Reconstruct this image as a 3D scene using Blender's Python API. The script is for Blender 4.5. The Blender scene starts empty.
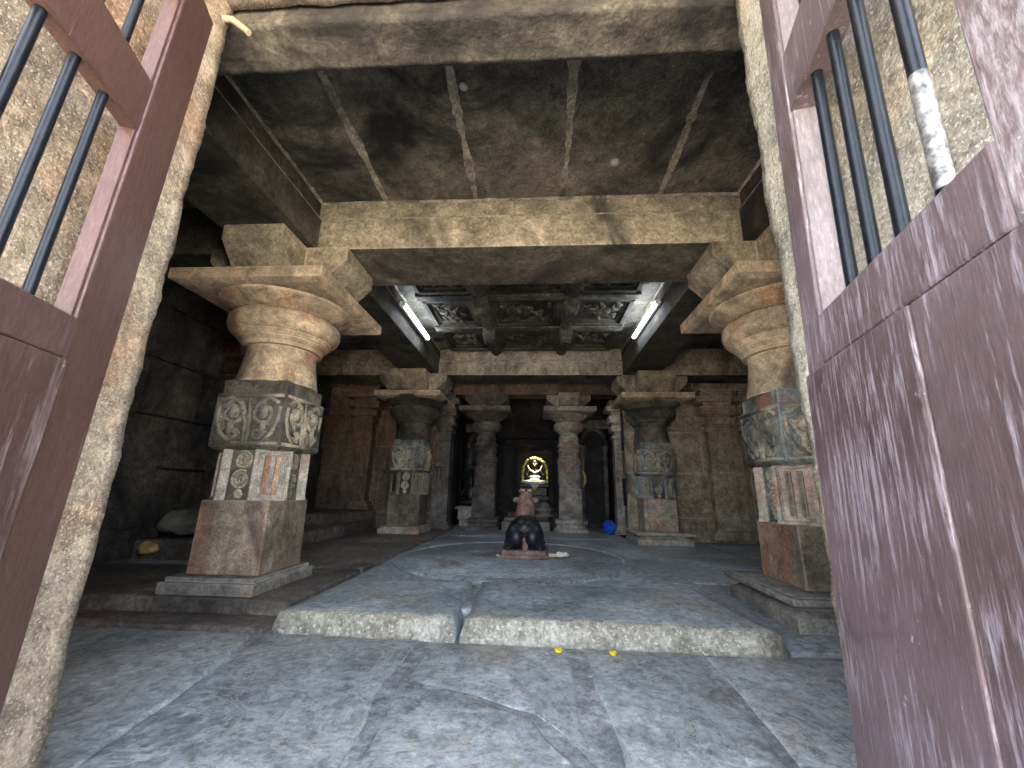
import bpy, bmesh, math, random
from mathutils import Vector, Matrix, noise
random.seed(7)
S = 0.65                      # everything below is written in camera-height units; the scene is scaled to metres at the end
R = math.radians
C = bpy.context.scene.collection
sc = bpy.context.scene

# ------------------------------------------------------------------ materials
def nt(name):
    m = bpy.data.materials.new(name); m.use_nodes = True
    t = m.node_tree; t.nodes.clear()
    o = t.nodes.new('ShaderNodeOutputMaterial'); b = t.nodes.new('ShaderNodeBsdfPrincipled')
    t.links.new(b.outputs[0], o.inputs[0])
    return m, t, b
def coords(t, stretch=(1, 1, 1)):
    tc = t.nodes.new('ShaderNodeTexCoord'); oi = t.nodes.new('ShaderNodeObjectInfo')
    mul = t.nodes.new('ShaderNodeMath'); mul.operation = 'MULTIPLY'; mul.inputs[1].default_value = 37.0
    t.links.new(oi.outputs['Random'], mul.inputs[0])
    add = t.nodes.new('ShaderNodeVectorMath'); add.operation = 'ADD'
    t.links.new(tc.outputs['Object'], add.inputs[0]); t.links.new(mul.outputs[0], add.inputs[1])
    mp = t.nodes.new('ShaderNodeMapping'); mp.inputs['Scale'].default_value = stretch
    t.links.new(add.outputs[0], mp.inputs[0])
    return mp.outputs[0]
def noi(t, vec, scale, detail=6, rough=0.6, dist=0.0):
    n = t.nodes.new('ShaderNodeTexNoise'); n.inputs['Scale'].default_value = scale / S
    n.inputs['Detail'].default_value = detail; n.inputs['Roughness'].default_value = rough
    n.inputs['Distortion'].default_value = dist
    t.links.new(vec, n.inputs['Vector']); return n.outputs['Fac']
def ramp(t, fac, stops):
    r = t.nodes.new('ShaderNodeValToRGB'); e = r.color_ramp.elements
    while len(e) < len(stops): e.new(0.5)
    for k, (p, c) in enumerate(stops):
        e[k].position = p; e[k].color = (c, c, c, 1) if isinstance(c, (int, float)) else (*c, 1)
    t.links.new(fac, r.inputs[0]); return r.outputs[0]
def mix(t, fac, a, b, mode='MIX'):
    m = t.nodes.new('ShaderNodeMix'); m.data_type = 'RGBA'; m.blend_type = mode
    def put(sock, v):
        if isinstance(v, (tuple, list)): sock.default_value = (*v[:3], 1)
        elif isinstance(v, (int, float)): sock.default_value = v
        else: t.links.new(v, sock)
    put(m.inputs[0], fac); put(m.inputs[6], a); put(m.inputs[7], b); return m.outputs[2]
def bump(t, b, h, strength, dist):
    n = t.nodes.new('ShaderNodeBump'); n.inputs['Strength'].default_value = strength
    n.inputs['Distance'].default_value = dist * S
    t.links.new(h, n.inputs['Height']); t.links.new(n.outputs[0], b.inputs['Normal'])

def stone(name, dark, mid, light, stain=None, stain_amt=.5, soot=None, soot_amt=.5, grain=40, big=1.2, rough=.8,
          bmp=.5, bd=.02, streak=1.0, speck=None, stain_scale=.9, rough2=None, seed=0.0, edge=.0, vein=None):
    m, t, b = nt(name)
    v = coords(t, (1, 1, streak))
    if seed:
        a = t.nodes.new('ShaderNodeVectorMath'); a.operation = 'ADD'; a.inputs[1].default_value = (seed, seed * 1.7, seed * .6)
        t.links.new(v, a.inputs[0]); v = a.outputs[0]
    n1 = noi(t, v, big, 8, .65, .4)
    col = ramp(t, n1, [(.33, dark), (.5, mid), (.68, light)])
    if stain:
        n2 = noi(t, v, stain_scale, 5, .6, 1.0)
        col = mix(t, ramp(t, n2, [(.60 - .22 * stain_amt, 0.), (.70 - .12 * stain_amt, 1.)]), col, stain)
    g = noi(t, coords(t), grain, 4, .75)
    col = mix(t, 1.0, col, ramp(t, g, [(.3, .55), (.5, 1.0), (.72, 1.5)]), 'MULTIPLY')
    mo = noi(t, coords(t), 7.5, 7, .72, .6)
    col = mix(t, 1.0, col, ramp(t, mo, [(.32, .50), (.5, .95), (.68, 1.45)]), 'MULTIPLY')
    if vein:
        vn = noi(t, coords(t), 1.3, 9, .68, 2.2)
        col = mix(t, ramp(t, vn, [(.478, 0.), (.497, .8), (.503, .8), (.525, 0.)]), col, vein)
        vn2 = noi(t, coords(t), 4.5, 8, .7, 1.2)
        col = mix(t, ramp(t, vn2, [(.60, 0.), (.70, .55)]), col, vein)
    if edge:
        bv = t.nodes.new('ShaderNodeBevel'); bv.samples = 6; bv.inputs['Radius'].default_value = .035 * S
        ge = t.nodes.new('ShaderNodeNewGeometry'); dp = t.nodes.new('ShaderNodeVectorMath'); dp.operation = 'DOT_PRODUCT'
        t.links.new(bv.outputs[0], dp.inputs[0]); t.links.new(ge.outputs['Normal'], dp.inputs[1])
        ew = ramp(t, dp.outputs['Value'], [(.84, edge), (.985, 0.)])
        col = mix(t, ew, col, tuple(min(1, c * 1.35 + .05) for c in light))
    if speck:
        g2 = noi(t, coords(t), grain * 1.7, 2, .6)
        col = mix(t, ramp(t, g2, [(.56, 0.), (.66, .8)]), col, speck)
    if soot:
        vs = coords(t, (1, 1, .55))
        n3 = noi(t, vs, .8, 6, .62, .8)
        col = mix(t, ramp(t, n3, [(.62 - .25 * soot_amt, 0.), (.74 - .18 * soot_amt, 1.)]), col, soot)
    t.links.new(col, b.inputs['Base Color'])
    if rough2 is not None:
        t.links.new(ramp(t, n1, [(.35, rough), (.65, rough2)]), b.inputs['Roughness'])
    else: b.inputs['Roughness'].default_value = rough
    b.inputs['Specular IOR Level'].default_value = .35
    hh = noi(t, coords(t), grain * .6, 6, .7)
    h2 = noi(t, coords(t), 5, 6, .6)
    s = t.nodes.new('ShaderNodeMath'); s.operation = 'MULTIPLY_ADD'; s.inputs[1].default_value = 2.2
    t.links.new(h2, s.inputs[0]); t.links.new(hh, s.inputs[2])
    bump(t, b, s.outputs[0], bmp, bd)
    return m

def paint(name, base, worn, scuff, amt=.5, rough=.42, streaky=(9, 9, .7), scuff2=None):
    m, t, b = nt(name)
    v = coords(t)
    n1 = noi(t, v, 1.4, 6, .6)
    col = ramp(t, n1, [(.35, base), (.65, worn)])
    vs = coords(t, streaky)
    n2 = noi(t, vs, 2.2, 8, .75, .3)
    n4 = noi(t, v, 2.0, 4, .6)
    mm = t.nodes.new('ShaderNodeMath'); mm.operation = 'MULTIPLY_ADD'; mm.inputs[1].default_value = .45
    t.links.new(n4, mm.inputs[0]); t.links.new(n2, mm.inputs[2])
    col = mix(t, ramp(t, mm.outputs[0], [(.93 - .26 * amt, 0.), (1.02 - .2 * amt, .85)]), col, scuff)
    fn = noi(t, coords(t, (streaky[0] * 1.6, streaky[1] * 1.6, 3.5)), 5, 8, .8, .2)
    col = mix(t, 1.0, col, ramp(t, fn, [(.30, .55), (.5, 1.0), (.70, 1.55)]), 'MULTIPLY')
    pt = noi(t, v, 3.2, 5, .7, .8)
    col = mix(t, ramp(t, pt, [(.56, 0.), (.66, .75 * amt)]), col, tuple(c * .62 for c in base))
    n3 = noi(t, v, 14, 6, .8)
    col = mix(t, ramp(t, n3, [(.70 - .06 * amt, 0.), (.76 - .05 * amt, .9)]), col, scuff2 or (.75, .70, .68))
    t.links.new(col, b.inputs['Base Color'])
    b.inputs['Roughness'].default_value = rough
    bump(t, b, n2, .35, .012)
    return m
def plain(name, col, rough=.5, metal=0., var=.15, scale=12, emit=None, es=0):
    m, t, b = nt(name)
    n = noi(t, coords(t), scale, 4, .6)
    a = tuple(c * (1 - var) for c in col); z = tuple(min(1, c * (1 + var)) for c in col)
    t.links.new(ramp(t, n, [(.35, a), (.65, z)]), b.inputs['Base Color'])
    b.inputs['Roughness'].default_value = rough; b.inputs['Metallic'].default_value = metal
    bump(t, b, n, .15, .006)
    if emit: b.inputs['Emission Color'].default_value = (*emit, 1); b.inputs['Emission Strength'].default_value = es
    return m

M = {}
M['pillar'] = stone('pillar_stone', (0.115, 0.098, 0.078), (0.287, 0.236, 0.178), (0.483, 0.391, 0.287), stain=(.36, .165, .095), stain_amt=.55,
                    soot=(.045, .043, .042), soot_amt=.35, grain=45, big=1.6, bmp=.45, bd=.012, edge=0.75, streak=.45)
M['pillar_top'] = stone('capital_stone', (0.275, 0.220, 0.165), (0.495, 0.392, 0.275), (0.715, 0.563, 0.385), stain=(.42, .21, .11), stain_amt=.35,
                    soot=(.10, .085, .07), soot_amt=.25, grain=55, big=1.3, bmp=.3, bd=.010, edge=0.75)
M['carved'] = stone('carved_stone', (0.072, 0.068, 0.058), (0.173, 0.155, 0.119), (0.288, 0.259, 0.202), soot=(.03, .032, .034), soot_amt=.55,
                    grain=50, big=2.2, bmp=.5, bd=.012, edge=0.75)
M['panel_relief'] = stone('sooty_relief', (0.048, 0.046, 0.038), (0.132, 0.120, 0.094), (0.288, 0.264, 0.198), soot=(.02, .02, .02), soot_amt=.5, grain=40, big=3, bmp=.4, bd=.01)
M['carved_hi'] = stone('relief_stone', (0.312, 0.276, 0.204), (0.456, 0.408, 0.300), (0.624, 0.564, 0.432), soot=(.10, .10, .09), soot_amt=.35,
                    grain=50, big=2.2, bmp=.3, bd=.008)
M['niche'] = stone('niche_stone', (.36, .33, .28), (.48, .44, .38), (.60, .56, .49), stain=(.42, .24, .17), stain_amt=.3, grain=60, big=3, bmp=.25, bd=.008)
M['low_pale'] = stone('pale_ochre_stone', (0.288, 0.240, 0.186), (0.456, 0.384, 0.312), (0.624, 0.540, 0.456), stain=(.42, .25, .17), stain_amt=.5, grain=45, big=1.8, bmp=.35, bd=.01)
M['niche_red'] = stone('ochre_stone', (.30, .15, .09), (.44, .23, .15), (.58, .42, .30), grain=60, big=2.5, bmp=.25, bd=.008, streak=.3)
M['base'] = stone('plinth_stone', (.13, .12, .11), (.25, .235, .21), (.38, .355, .31), stain=(.30, .17, .11), stain_amt=.25, grain=40, big=1.5, bmp=.5, bd=.014, edge=0.75)
M['pillar_blue'] = stone('grey_green_stone', (.07, .075, .078), (.20, .225, .225), (.40, .44, .43), stain=(.36, .185, .12), stain_amt=.35,
                    soot=(.03, .032, .035), soot_amt=.5, grain=45, big=1.8, bmp=.4, bd=.012, edge=0.75)
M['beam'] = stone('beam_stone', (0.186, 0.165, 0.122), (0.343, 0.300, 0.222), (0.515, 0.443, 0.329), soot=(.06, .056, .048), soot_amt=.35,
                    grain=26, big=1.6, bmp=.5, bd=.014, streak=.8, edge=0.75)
M['beam_under'] = stone('dark_underside_stone', (.05, .046, .037), (.12, .108, .083), (.22, .20, .155), soot=(.035, .033, .03), soot_amt=.4, grain=26, big=1.6, bmp=.6, bd=.016)  # darker mottled stone for the downward beam faces
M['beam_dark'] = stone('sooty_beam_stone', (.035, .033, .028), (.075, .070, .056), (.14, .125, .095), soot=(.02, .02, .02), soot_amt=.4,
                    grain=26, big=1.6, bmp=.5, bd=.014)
M['ceiling'] = stone('ceiling_stone', (0.056, 0.055, 0.049), (0.142, 0.133, 0.105), (0.302, 0.273, 0.208), soot=(.022, .022, .024), soot_amt=.4,
                    grain=34, big=1.3, bmp=1., bd=.035, speck=(.20, .18, .14))
M['lintel'] = stone('lintel_stone', (.03, .029, .026), (.09, .082, .066), (.20, .18, .14), soot=(.02, .02, .02), soot_amt=.5,
                    grain=24, big=1.2, bmp=.8, bd=.025)
M['mortar'] = stone('lime_mortar', (0.220, 0.198, 0.154), (0.374, 0.341, 0.264), (0.550, 0.506, 0.407), soot=(.08, .075, .06), soot_amt=.35, grain=30, big=3, bmp=.8, bd=.03)
M['jamb'] = stone('granite', (.27, .215, .15), (.42, .345, .25), (.56, .48, .37), stain=(.42, .27, .17), stain_amt=.4,
                    grain=52, big=1.3, bmp=1., bd=.022, speck=(.68, .63, .52))
M['jamb_r'] = stone('grey_granite', (.29, .27, .21), (.43, .41, .33), (.58, .56, .47), stain=(.44, .34, .23), stain_amt=.3,
                    grain=52, big=1.3, bmp=1., bd=.022, speck=(.70, .70, .62))
M['floor'] = stone('flagstone', (0.216, 0.243, 0.257), (0.365, 0.405, 0.425), (0.567, 0.608, 0.614), stain=(.40, .37, .31), stain_amt=.28, stain_scale=1.1,
                    grain=16, big=.9, rough=.32, rough2=.62, bmp=.55, bd=.02, speck=(.42, .44, .44), vein=(.60, .62, .60))
M['floor_in'] = stone('smooth_flagstone', (0.206, 0.237, 0.258), (0.351, 0.393, 0.423), (0.557, 0.597, 0.619), stain=(.22, .20, .175), stain_amt=.3, stain_scale=.7,
                    grain=16, big=.8, rough=.30, rough2=.55, bmp=.35, bd=.015, vein=(.42, .45, .46))
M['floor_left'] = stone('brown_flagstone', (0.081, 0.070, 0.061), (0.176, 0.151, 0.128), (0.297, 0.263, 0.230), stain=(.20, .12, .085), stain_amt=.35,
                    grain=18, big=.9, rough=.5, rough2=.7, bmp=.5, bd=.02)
M['slab_edge'] = stone('worn_slab', (0.218, 0.265, 0.296), (0.374, 0.421, 0.445), (0.577, 0.608, 0.616), stain=(.42, .39, .31), stain_amt=.15,
                    grain=16, big=1.0, rough=.34, rough2=.6, bmp=.5, bd=.02, vein=(.48, .51, .51))
M['riser'] = stone('worn_lit_step_edge', (0.295, 0.273, 0.214), (0.406, 0.383, 0.310), (0.487, 0.465, 0.399), grain=20, big=1.4, rough=.6, bmp=.5, bd=.02, speck=(.75, .74, .66))  # worn front edge, its daylight put into the colour as a paler stone
M['joint'] = stone('floor_joint', (0.187, 0.195, 0.203), (0.343, 0.359, 0.367), (0.562, 0.577, 0.577), grain=26, big=2.0, rough=.55, bmp=.6, bd=.02)
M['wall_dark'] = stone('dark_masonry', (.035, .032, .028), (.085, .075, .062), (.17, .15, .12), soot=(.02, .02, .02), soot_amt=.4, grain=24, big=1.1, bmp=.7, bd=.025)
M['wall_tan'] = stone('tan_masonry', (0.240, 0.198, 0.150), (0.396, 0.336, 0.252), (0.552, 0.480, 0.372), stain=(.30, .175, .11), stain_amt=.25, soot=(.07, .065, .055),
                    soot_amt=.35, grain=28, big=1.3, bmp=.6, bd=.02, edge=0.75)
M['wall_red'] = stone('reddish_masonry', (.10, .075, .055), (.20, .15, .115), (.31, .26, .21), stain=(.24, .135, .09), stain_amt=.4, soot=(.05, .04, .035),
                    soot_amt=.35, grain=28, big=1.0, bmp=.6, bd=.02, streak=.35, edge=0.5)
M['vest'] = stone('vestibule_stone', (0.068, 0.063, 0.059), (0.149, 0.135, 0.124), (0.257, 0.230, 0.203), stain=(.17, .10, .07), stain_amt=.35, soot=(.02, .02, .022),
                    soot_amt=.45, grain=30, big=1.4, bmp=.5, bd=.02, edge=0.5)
M['vest_dark'] = stone('dark_vestibule_stone', (.018, .017, .018), (.035, .033, .034), (.065, .06, .06), soot=(.012, .012, .013), soot_amt=.45, grain=30, big=1.4, bmp=.5, bd=.02)  # much darker version of the vestibule stone
M['vest_light'] = stone('front_pillar_stone', (0.176, 0.155, 0.135), (0.351, 0.317, 0.277), (0.540, 0.499, 0.446), stain=(.28, .16, .11), stain_amt=.35, soot=(.07, .065, .06),
                    soot_amt=.3, grain=36, big=1.4, bmp=.4, bd=.014, edge=0.75)
M['black_stone'] = plain('black_stone', (.014, .014, .017), .4, 0, .3)
M['oiled'] = plain('oiled_black_stone', (.014, .016, .022), .40, 0, .35, 8)
M['pinkstone'] = stone('bull_stone', (.17, .10, .08), (.30, .19, .16), (.42, .32, .28), soot=(.05, .04, .04), soot_amt=.3, grain=40, big=3, bmp=.4, bd=.01)
M['door_l'] = paint('maroon_paint', (.075, .040, .033), (.105, .060, .050), (.26, .19, .165), .25, .36)
M['door_l_low'] = paint('worn_maroon_paint', (.070, .038, .035), (.105, .066, .064), (.30, .235, .225), .55, .42)
M['door_r'] = paint('weathered_maroon_paint', (.085, .055, .055), (.150, .110, .120), (.36, .32, .36), .72, .42, (24, 24, 2.0))
M['door_r_top'] = paint('scuffed_maroon_paint', (.12, .075, .07), (.20, .15, .155), (.42, .38, .39), .95, .42, (22, 22, 6), (.80, .76, .74))
M['door_r_lit'] = paint('lit_side_lilac_paint', (.17, .145, .15), (.23, .20, .215), (.38, .35, .37), .3, .5)  # paler lilac: light on the stile's inner side is put into the colour
M['bare'] = paint('peeled_wood', (.34, .22, .17), (.50, .38, .33), (.75, .70, .68), .7, .6)
M['iron'] = plain('painted_iron', (.006, .008, .012), .30, .0, .35, 30)
M['iron'].node_tree.nodes['Principled BSDF'].inputs['Specular IOR Level'].default_value = .3
M['iron_worn'] = plain('bare_worn_iron', (.22, .215, .21), .4, .3, .7, 40)
M['white'] = plain('white_flower', (.85, .84, .78), .7, 0, .06)
M['yellow'] = plain('yellow_flower', (.88, .70, .03), .6, 0, .15)
M['cream'] = plain('cream_flower', (.85, .72, .42), .6, 0, .15)
M['green'] = plain('green_leaf', (.30, .42, .07), .6, 0, .5, 40)
M['cloth'] = plain('white_cloth', (.80, .79, .70), .8, 0, .08)
M['blue'] = plain('blue_plastic', (.01, .10, .62), .4, 0, .3)
M['goldcloth'] = plain('gold_cloth', (.55, .38, .15), .6, 0, .3)
M['greycloth'] = plain('grey_cloth', (.22, .20, .17), .9, 0, .3, 6)
M['woodstick'] = plain('pale_wood', (.48, .38, .26), .7, 0, .25)
M['chalk'] = plain('chalky_patch', (.48, .44, .36), .9, 0, .2)
M['housing'] = plain('white_enamel', (.75, .78, .85), .35, 0, .03)
M['brass'] = plain('brass', (.55, .36, .12), .35, .8, .2)
M['ground'] = stone('courtyard_stone', (.42, .36, .29), (.55, .48, .39), (.66, .58, .48), grain=14, big=.5, rough=.8, bmp=.4, bd=.02)
def emis(name, col, s):
    m = bpy.data.materials.new(name); m.use_nodes = True; t = m.node_tree; t.nodes.clear()
    o = t.nodes.new('ShaderNodeOutputMaterial'); e = t.nodes.new('ShaderNodeEmission')
    e.inputs[0].default_value = (*col, 1); e.inputs[1].default_value = s; t.links.new(e.outputs[0], o.inputs[0]); return m
M['tube'] = emis('lit_tube', (.80, .88, 1.0), 8)

# ------------------------------------------------------------------ mesh builder
class MB:
    def __init__(s): s.v = []; s.f = []; s.m = []; s.cur = 0
    def add(s, vs, fs, mi=None):
        o = len(s.v); s.v += [Vector(p) for p in vs]
        for f in fs: s.f.append([i + o for i in f]); s.m.append(s.cur if mi is None else mi)
    def box(s, c, d, rz=0, top=None, mi=None):
        """centre, dims, top = (fx, fy) scale of the upper face"""
        hx, hy, hz = d[0] / 2, d[1] / 2, d[2] / 2; tx, ty = top or (1, 1)
        vs = [(-hx, -hy, -hz), (hx, -hy, -hz), (hx, hy, -hz), (-hx, hy, -hz), (-hx * tx, -hy * ty, hz), (hx * tx, -hy * ty, hz), (hx * tx, hy * ty, hz), (-hx * tx, hy * ty, hz)]
        m = Matrix.Rotation(rz, 3, 'Z'); c = Vector(c)
        s.add([m @ Vector(p) + c for p in vs], [(0, 3, 2, 1), (4, 5, 6, 7), (0, 1, 5, 4), (1, 2, 6, 5), (2, 3, 7, 6), (3, 0, 4, 7)], mi)
    def ab(s, a, b, mi=None): s.box([(a[i] + b[i]) / 2 for i in range(3)], [abs(b[i] - a[i]) for i in range(3)], mi=mi)
    def rings(s, rs, cap=True, mi=None):
        n = len(rs[0]); vs = [p for r in rs for p in r]; fs = []
        for k in range(len(rs) - 1):
            for i in range(n): fs.append((k * n + i, k * n + (i + 1) % n, (k + 1) * n + (i + 1) % n, (k + 1) * n + i))
        if cap: fs.append(tuple(range(n))[::-1]); fs.append(tuple((len(rs) - 1) * n + i for i in range(n)))
        s.add(vs, fs, mi)
    def lathe(s, prof, seg=32, c=(0, 0, 0), sx=1, sy=1, mi=None):
        s.rings([[(c[0] + r * sx * math.cos(2 * math.pi * i / seg), c[1] + r * sy * math.sin(2 * math.pi * i / seg), c[2] + z) for i in range(seg)] for r, z in prof], mi=mi)
    def prism(s, poly, z0, z1, mi=None, inset=0):
        n = len(poly); a = [(x, y, z0) for x, y in poly]; b = [(x, y, z1) for x, y in poly]
        s.rings([a, b], mi=mi)
    def extr(s, poly, axis, a, b, mi=None):
        """poly = list of (u, z); axis 'x': u = y ; axis 'y': u = x"""
        if axis == 'x': r = [[(a, u, z) for u, z in poly], [(b, u, z) for u, z in poly]]
        else: r = [[(u, a, z) for u, z in poly], [(u, b, z) for u, z in poly]]
        s.rings(r, mi=mi)
    def tube(s, pts, r, seg=8, flat=None, mi=None):
        pts = [Vector(p) for p in pts]; rs = []
        n = len(pts)
        for k, p in enumerate(pts):
            d = (pts[min(k + 1, n - 1)] - pts[max(k - 1, 0)]).normalized()
            ref = Vector(flat) if flat else (Vector((0, 0, 1)) if abs(d.z) < .95 else Vector((0, 1, 0)))
            a = d.cross(ref).normalized(); b = a.cross(d).normalized()
            rr = r[k] if isinstance(r, (list, tuple)) else r
            rs.append([p + (a * math.cos(2 * math.pi * i / seg) + b * math.sin(2 * math.pi * i / seg)) * rr for i in range(seg)])
        s.rings(rs, mi=mi)
    def ball(s, c, r, seg=14, rg=9, rot=None, mi=None):
        if isinstance(r, (int, float)): r = (r, r, r)
        c = Vector(c); rs = []
        for k in range(1, rg):
            th = math.pi * k / rg
            rs.append([Vector((r[0] * math.sin(th) * math.cos(2 * math.pi * i / seg), r[1] * math.sin(th) * math.sin(2 * math.pi * i / seg), -r[2] * math.cos(th))) for i in range(seg)])
        vs = [p for q in rs for p in q] + [Vector((0, 0, -r[2])), Vector((0, 0, r[2]))]
        if rot: vs = [rot @ p for p in vs]
        fs = []
        for k in range(len(rs) - 1):
            for i in range(seg): fs.append((k * seg + i, k * seg + (i + 1) % seg, (k + 1) * seg + (i + 1) % seg, (k + 1) * seg + i))
        nb = len(rs) * seg
        for i in range(seg):
            fs.append((nb, (i + 1) % seg, i)); fs.append((nb + 1, (len(rs) - 1) * seg + i, (len(rs) - 1) * seg + (i + 1) % seg))
        s.add([p + c for p in vs], fs, mi)

def obj(name, mb, mats, parent=None, loc=(0, 0, 0), bevel=0, smooth=False, rough=None, remesh=0, bseg=2):
    me = bpy.data.meshes.new(name); me.from_pydata([tuple(p) for p in mb.v], [], mb.f)
    if not isinstance(mats, (list, tuple)): mats = [mats]
    for m in mats: me.materials.append(m if not isinstance(m, str) else M[m])
    me.polygons.foreach_set('material_index', mb.m)
    bm = bmesh.new(); bm.from_mesh(me); bmesh.ops.recalc_face_normals(bm, faces=bm.faces); bm.to_mesh(me); bm.free()
    o = bpy.data.objects.new(name, me); C.objects.link(o); o.location = loc
    if parent: o.parent = parent
    if smooth:
        me.polygons.foreach_set('use_smooth', [True] * len(me.polygons))
        if smooth != 'all':
            try: me.set_sharp_from_angle(angle=R(38))
            except Exception: pass
    if bevel:
        b = o.modifiers.new('bevel', 'BEVEL'); b.width = bevel * S; b.segments = bseg; b.limit_method = 'ANGLE'; b.angle_limit = R(35)
    if remesh:
        r = o.modifiers.new('remesh', 'REMESH'); r.mode = 'VOXEL'; r.voxel_size = remesh * S; r.use_smooth_shade = True
        sm = o.modifiers.new('smooth', 'SMOOTH'); sm.factor = .6; sm.iterations = 12
    return o
def thing(name, label, cat, loc=(0, 0, 0), rz=0, group=None):
    o = bpy.data.objects.new(name, None); C.objects.link(o); o.location = loc; o.rotation_euler[2] = rz
    o.empty_display_size = .1
    return tag(o, label, cat, group)
def tag(o, label, cat, group=None):
    o['label'] = label; o['category'] = cat
    if group: o['group'] = group
    return o
def struct(o): o['kind'] = 'structure'; return o

def wob(x, y, z, a, sc_=1.0):
    return a * noise.noise(Vector((x * sc_, y * sc_, z * sc_)))
def roughen(mb, amt, scale, seed=0):
    for i, p in enumerate(mb.v):
        q = p * scale + Vector((seed, seed * 2.1, -seed))
        mb.v[i] = p + noise.noise_vector(q) * amt + noise.noise_vector(q * 3.7) * amt * .4
def gridbox(a, b, n, mb=None):
    """a box with subdivided faces, n = cells per axis"""
    mb = mb or MB(); a = Vector(a); b = Vector(b)
    idx = {}
    def vid(i, j, k):
        if (i, j, k) not in idx:
            idx[(i, j, k)] = len(mb.v)
            mb.v.append(Vector((a.x + (b.x - a.x) * i / n[0], a.y + (b.y - a.y) * j / n[1], a.z + (b.z - a.z) * k / n[2])))
        return idx[(i, j, k)]
    for i in range(n[0]):
        for j in range(n[1]):
            for k in (0, n[2]): mb.f.append([vid(i, j, k), vid(i + 1, j, k), vid(i + 1, j + 1, k), vid(i, j + 1, k)]); mb.m.append(mb.cur)
    for i in range(n[0]):
        for k in range(n[2]):
            for j in (0, n[1]): mb.f.append([vid(i, j, k), vid(i + 1, j, k), vid(i + 1, j, k + 1), vid(i, j, k + 1)]); mb.m.append(mb.cur)
    for j in range(n[1]):
        for k in range(n[2]):
            for i in (0, n[0]): mb.f.append([vid(i, j, k), vid(i, j + 1, k), vid(i, j + 1, k + 1), vid(i, j, k + 1)]); mb.m.append(mb.cur)
    return mb

# ------------------------------------------------------------------ world and sun
w = bpy.data.worlds.new('sky'); sc.world = w; w.use_nodes = True; t = w.node_tree; t.nodes.clear()
wo = t.nodes.new('ShaderNodeOutputWorld'); bg = t.nodes.new('ShaderNodeBackground'); sky = t.nodes.new('ShaderNodeTexSky')
sky.sky_type = 'NISHITA'; sky.sun_disc = False; sky.sun_elevation = R(58); sky.sun_rotation = R(0); sky.dust_density = 3.0; sky.air_density = 1.0
hs = t.nodes.new('ShaderNodeHueSaturation'); hs.inputs['Saturation'].default_value = .48; t.links.new(sky.outputs[0], hs.inputs['Color']); t.links.new(hs.outputs[0], bg.inputs[0]); t.links.new(bg.outputs[0], wo.inputs[0]); bg.inputs[1].default_value = .42
sun = bpy.data.objects.new('sun', bpy.data.lights.new('sun', 'SUN')); C.objects.link(sun)
sun.data.energy = 14; sun.data.angle = R(.6); sun.data.color = (1, .93, .82)
sd = Vector((-.35, -.62, -1.0)); sun.rotation_euler = sd.to_track_quat('-Z', 'Y').to_euler()      # from beyond the temple: the court in front is lit
po = bpy.data.objects.new('doorway_daylight_portal', bpy.data.lights.new('portal', 'AREA')); C.objects.link(po)
po.data.shape = 'RECTANGLE'; po.data.size = 3.3 * S; po.data.size_y = 4.6 * S; po.data.cycles.is_portal = True
po.location = (-.42, .85, 1.9); po.rotation_euler = (R(90), 0, 0)

# ------------------------------------------------------------------ camera
f_px = 405.0
fz = Vector((27, 1557, -f_px)).normalized()
fy = Vector((24, -106, -f_px)); fy = (fy - fz * fy.dot(fz)).normalized()
fx = fy.cross(fz)
rot = Matrix((fx, fy, fz))      # camera -> world
cam = bpy.data.objects.new('camera', bpy.data.cameras.new('camera')); C.objects.link(cam)
cam.data.sensor_width = 36; cam.data.lens = f_px / 1024 * 36; cam.data.clip_start = .02
cam.matrix_world = Matrix.Translation((0, 0, 1.0)) @ rot.to_4x4()
sc.camera = cam

# ------------------------------------------------------------------ room shell
ZC, ZF, ZG = 5.0, -.22, -.34
XL, XR = -3.6, 3.15            # pillar rows
Y1, Y2, Y3 = 5.28, 11.55, 13.35

# floor: bed with grout plus individually cut flagstones, all in one floor
def wpoly(pts, amp, seed, n=7):
    out = []
    for k in range(len(pts)):
        a = Vector((*pts[k], 0)); b = Vector((*pts[(k + 1) % len(pts)], 0)); d = (b - a); nn = Vector((-d.y, d.x, 0)).normalized()
        for i in range(n):
            q = i / n; p = a + d * q
            wv = 0 if i == 0 else amp * noise.noise(Vector((p.x * 1.9 + seed, p.y * 1.9, seed)))
            out.append((p.x + nn.x * wv, p.y + nn.y * wv))
    return out
def slab(mb, pts, z0, z1, amp=.05, seed=0, mi=0, soft=.02):
    P = wpoly(pts, amp, seed); cx = sum(p[0] for p in P) / len(P); cy = sum(p[1] for p in P) / len(P)
    def ins(d):
        r = []
        for x, y in P:
            v = Vector((cx - x, cy - y)); L = max(v.length, .01); r.append((x + v.x / L * d, y + v.y / L * d))
        return r
    mb.rings([[(x, y, z0) for x, y in P], [(x, y, z1 - soft) for x, y in P], [(x, y, z1 - soft * .3) for x, y in ins(soft * .6)], [(x, y, z1) for x, y in ins(soft * 1.8)]], mi=mi)
fl = MB()
fl.ab((-7.2, .8, -.7), (7, 4.73, ZG - .014), mi=3)
fl.ab((-7.2, 4.72, -.7), (2.2, 19, ZF - .012), mi=3); fl.ab((2.2, 4.72, -.7), (7, 19, -.324), mi=3)
g = .035
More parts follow.
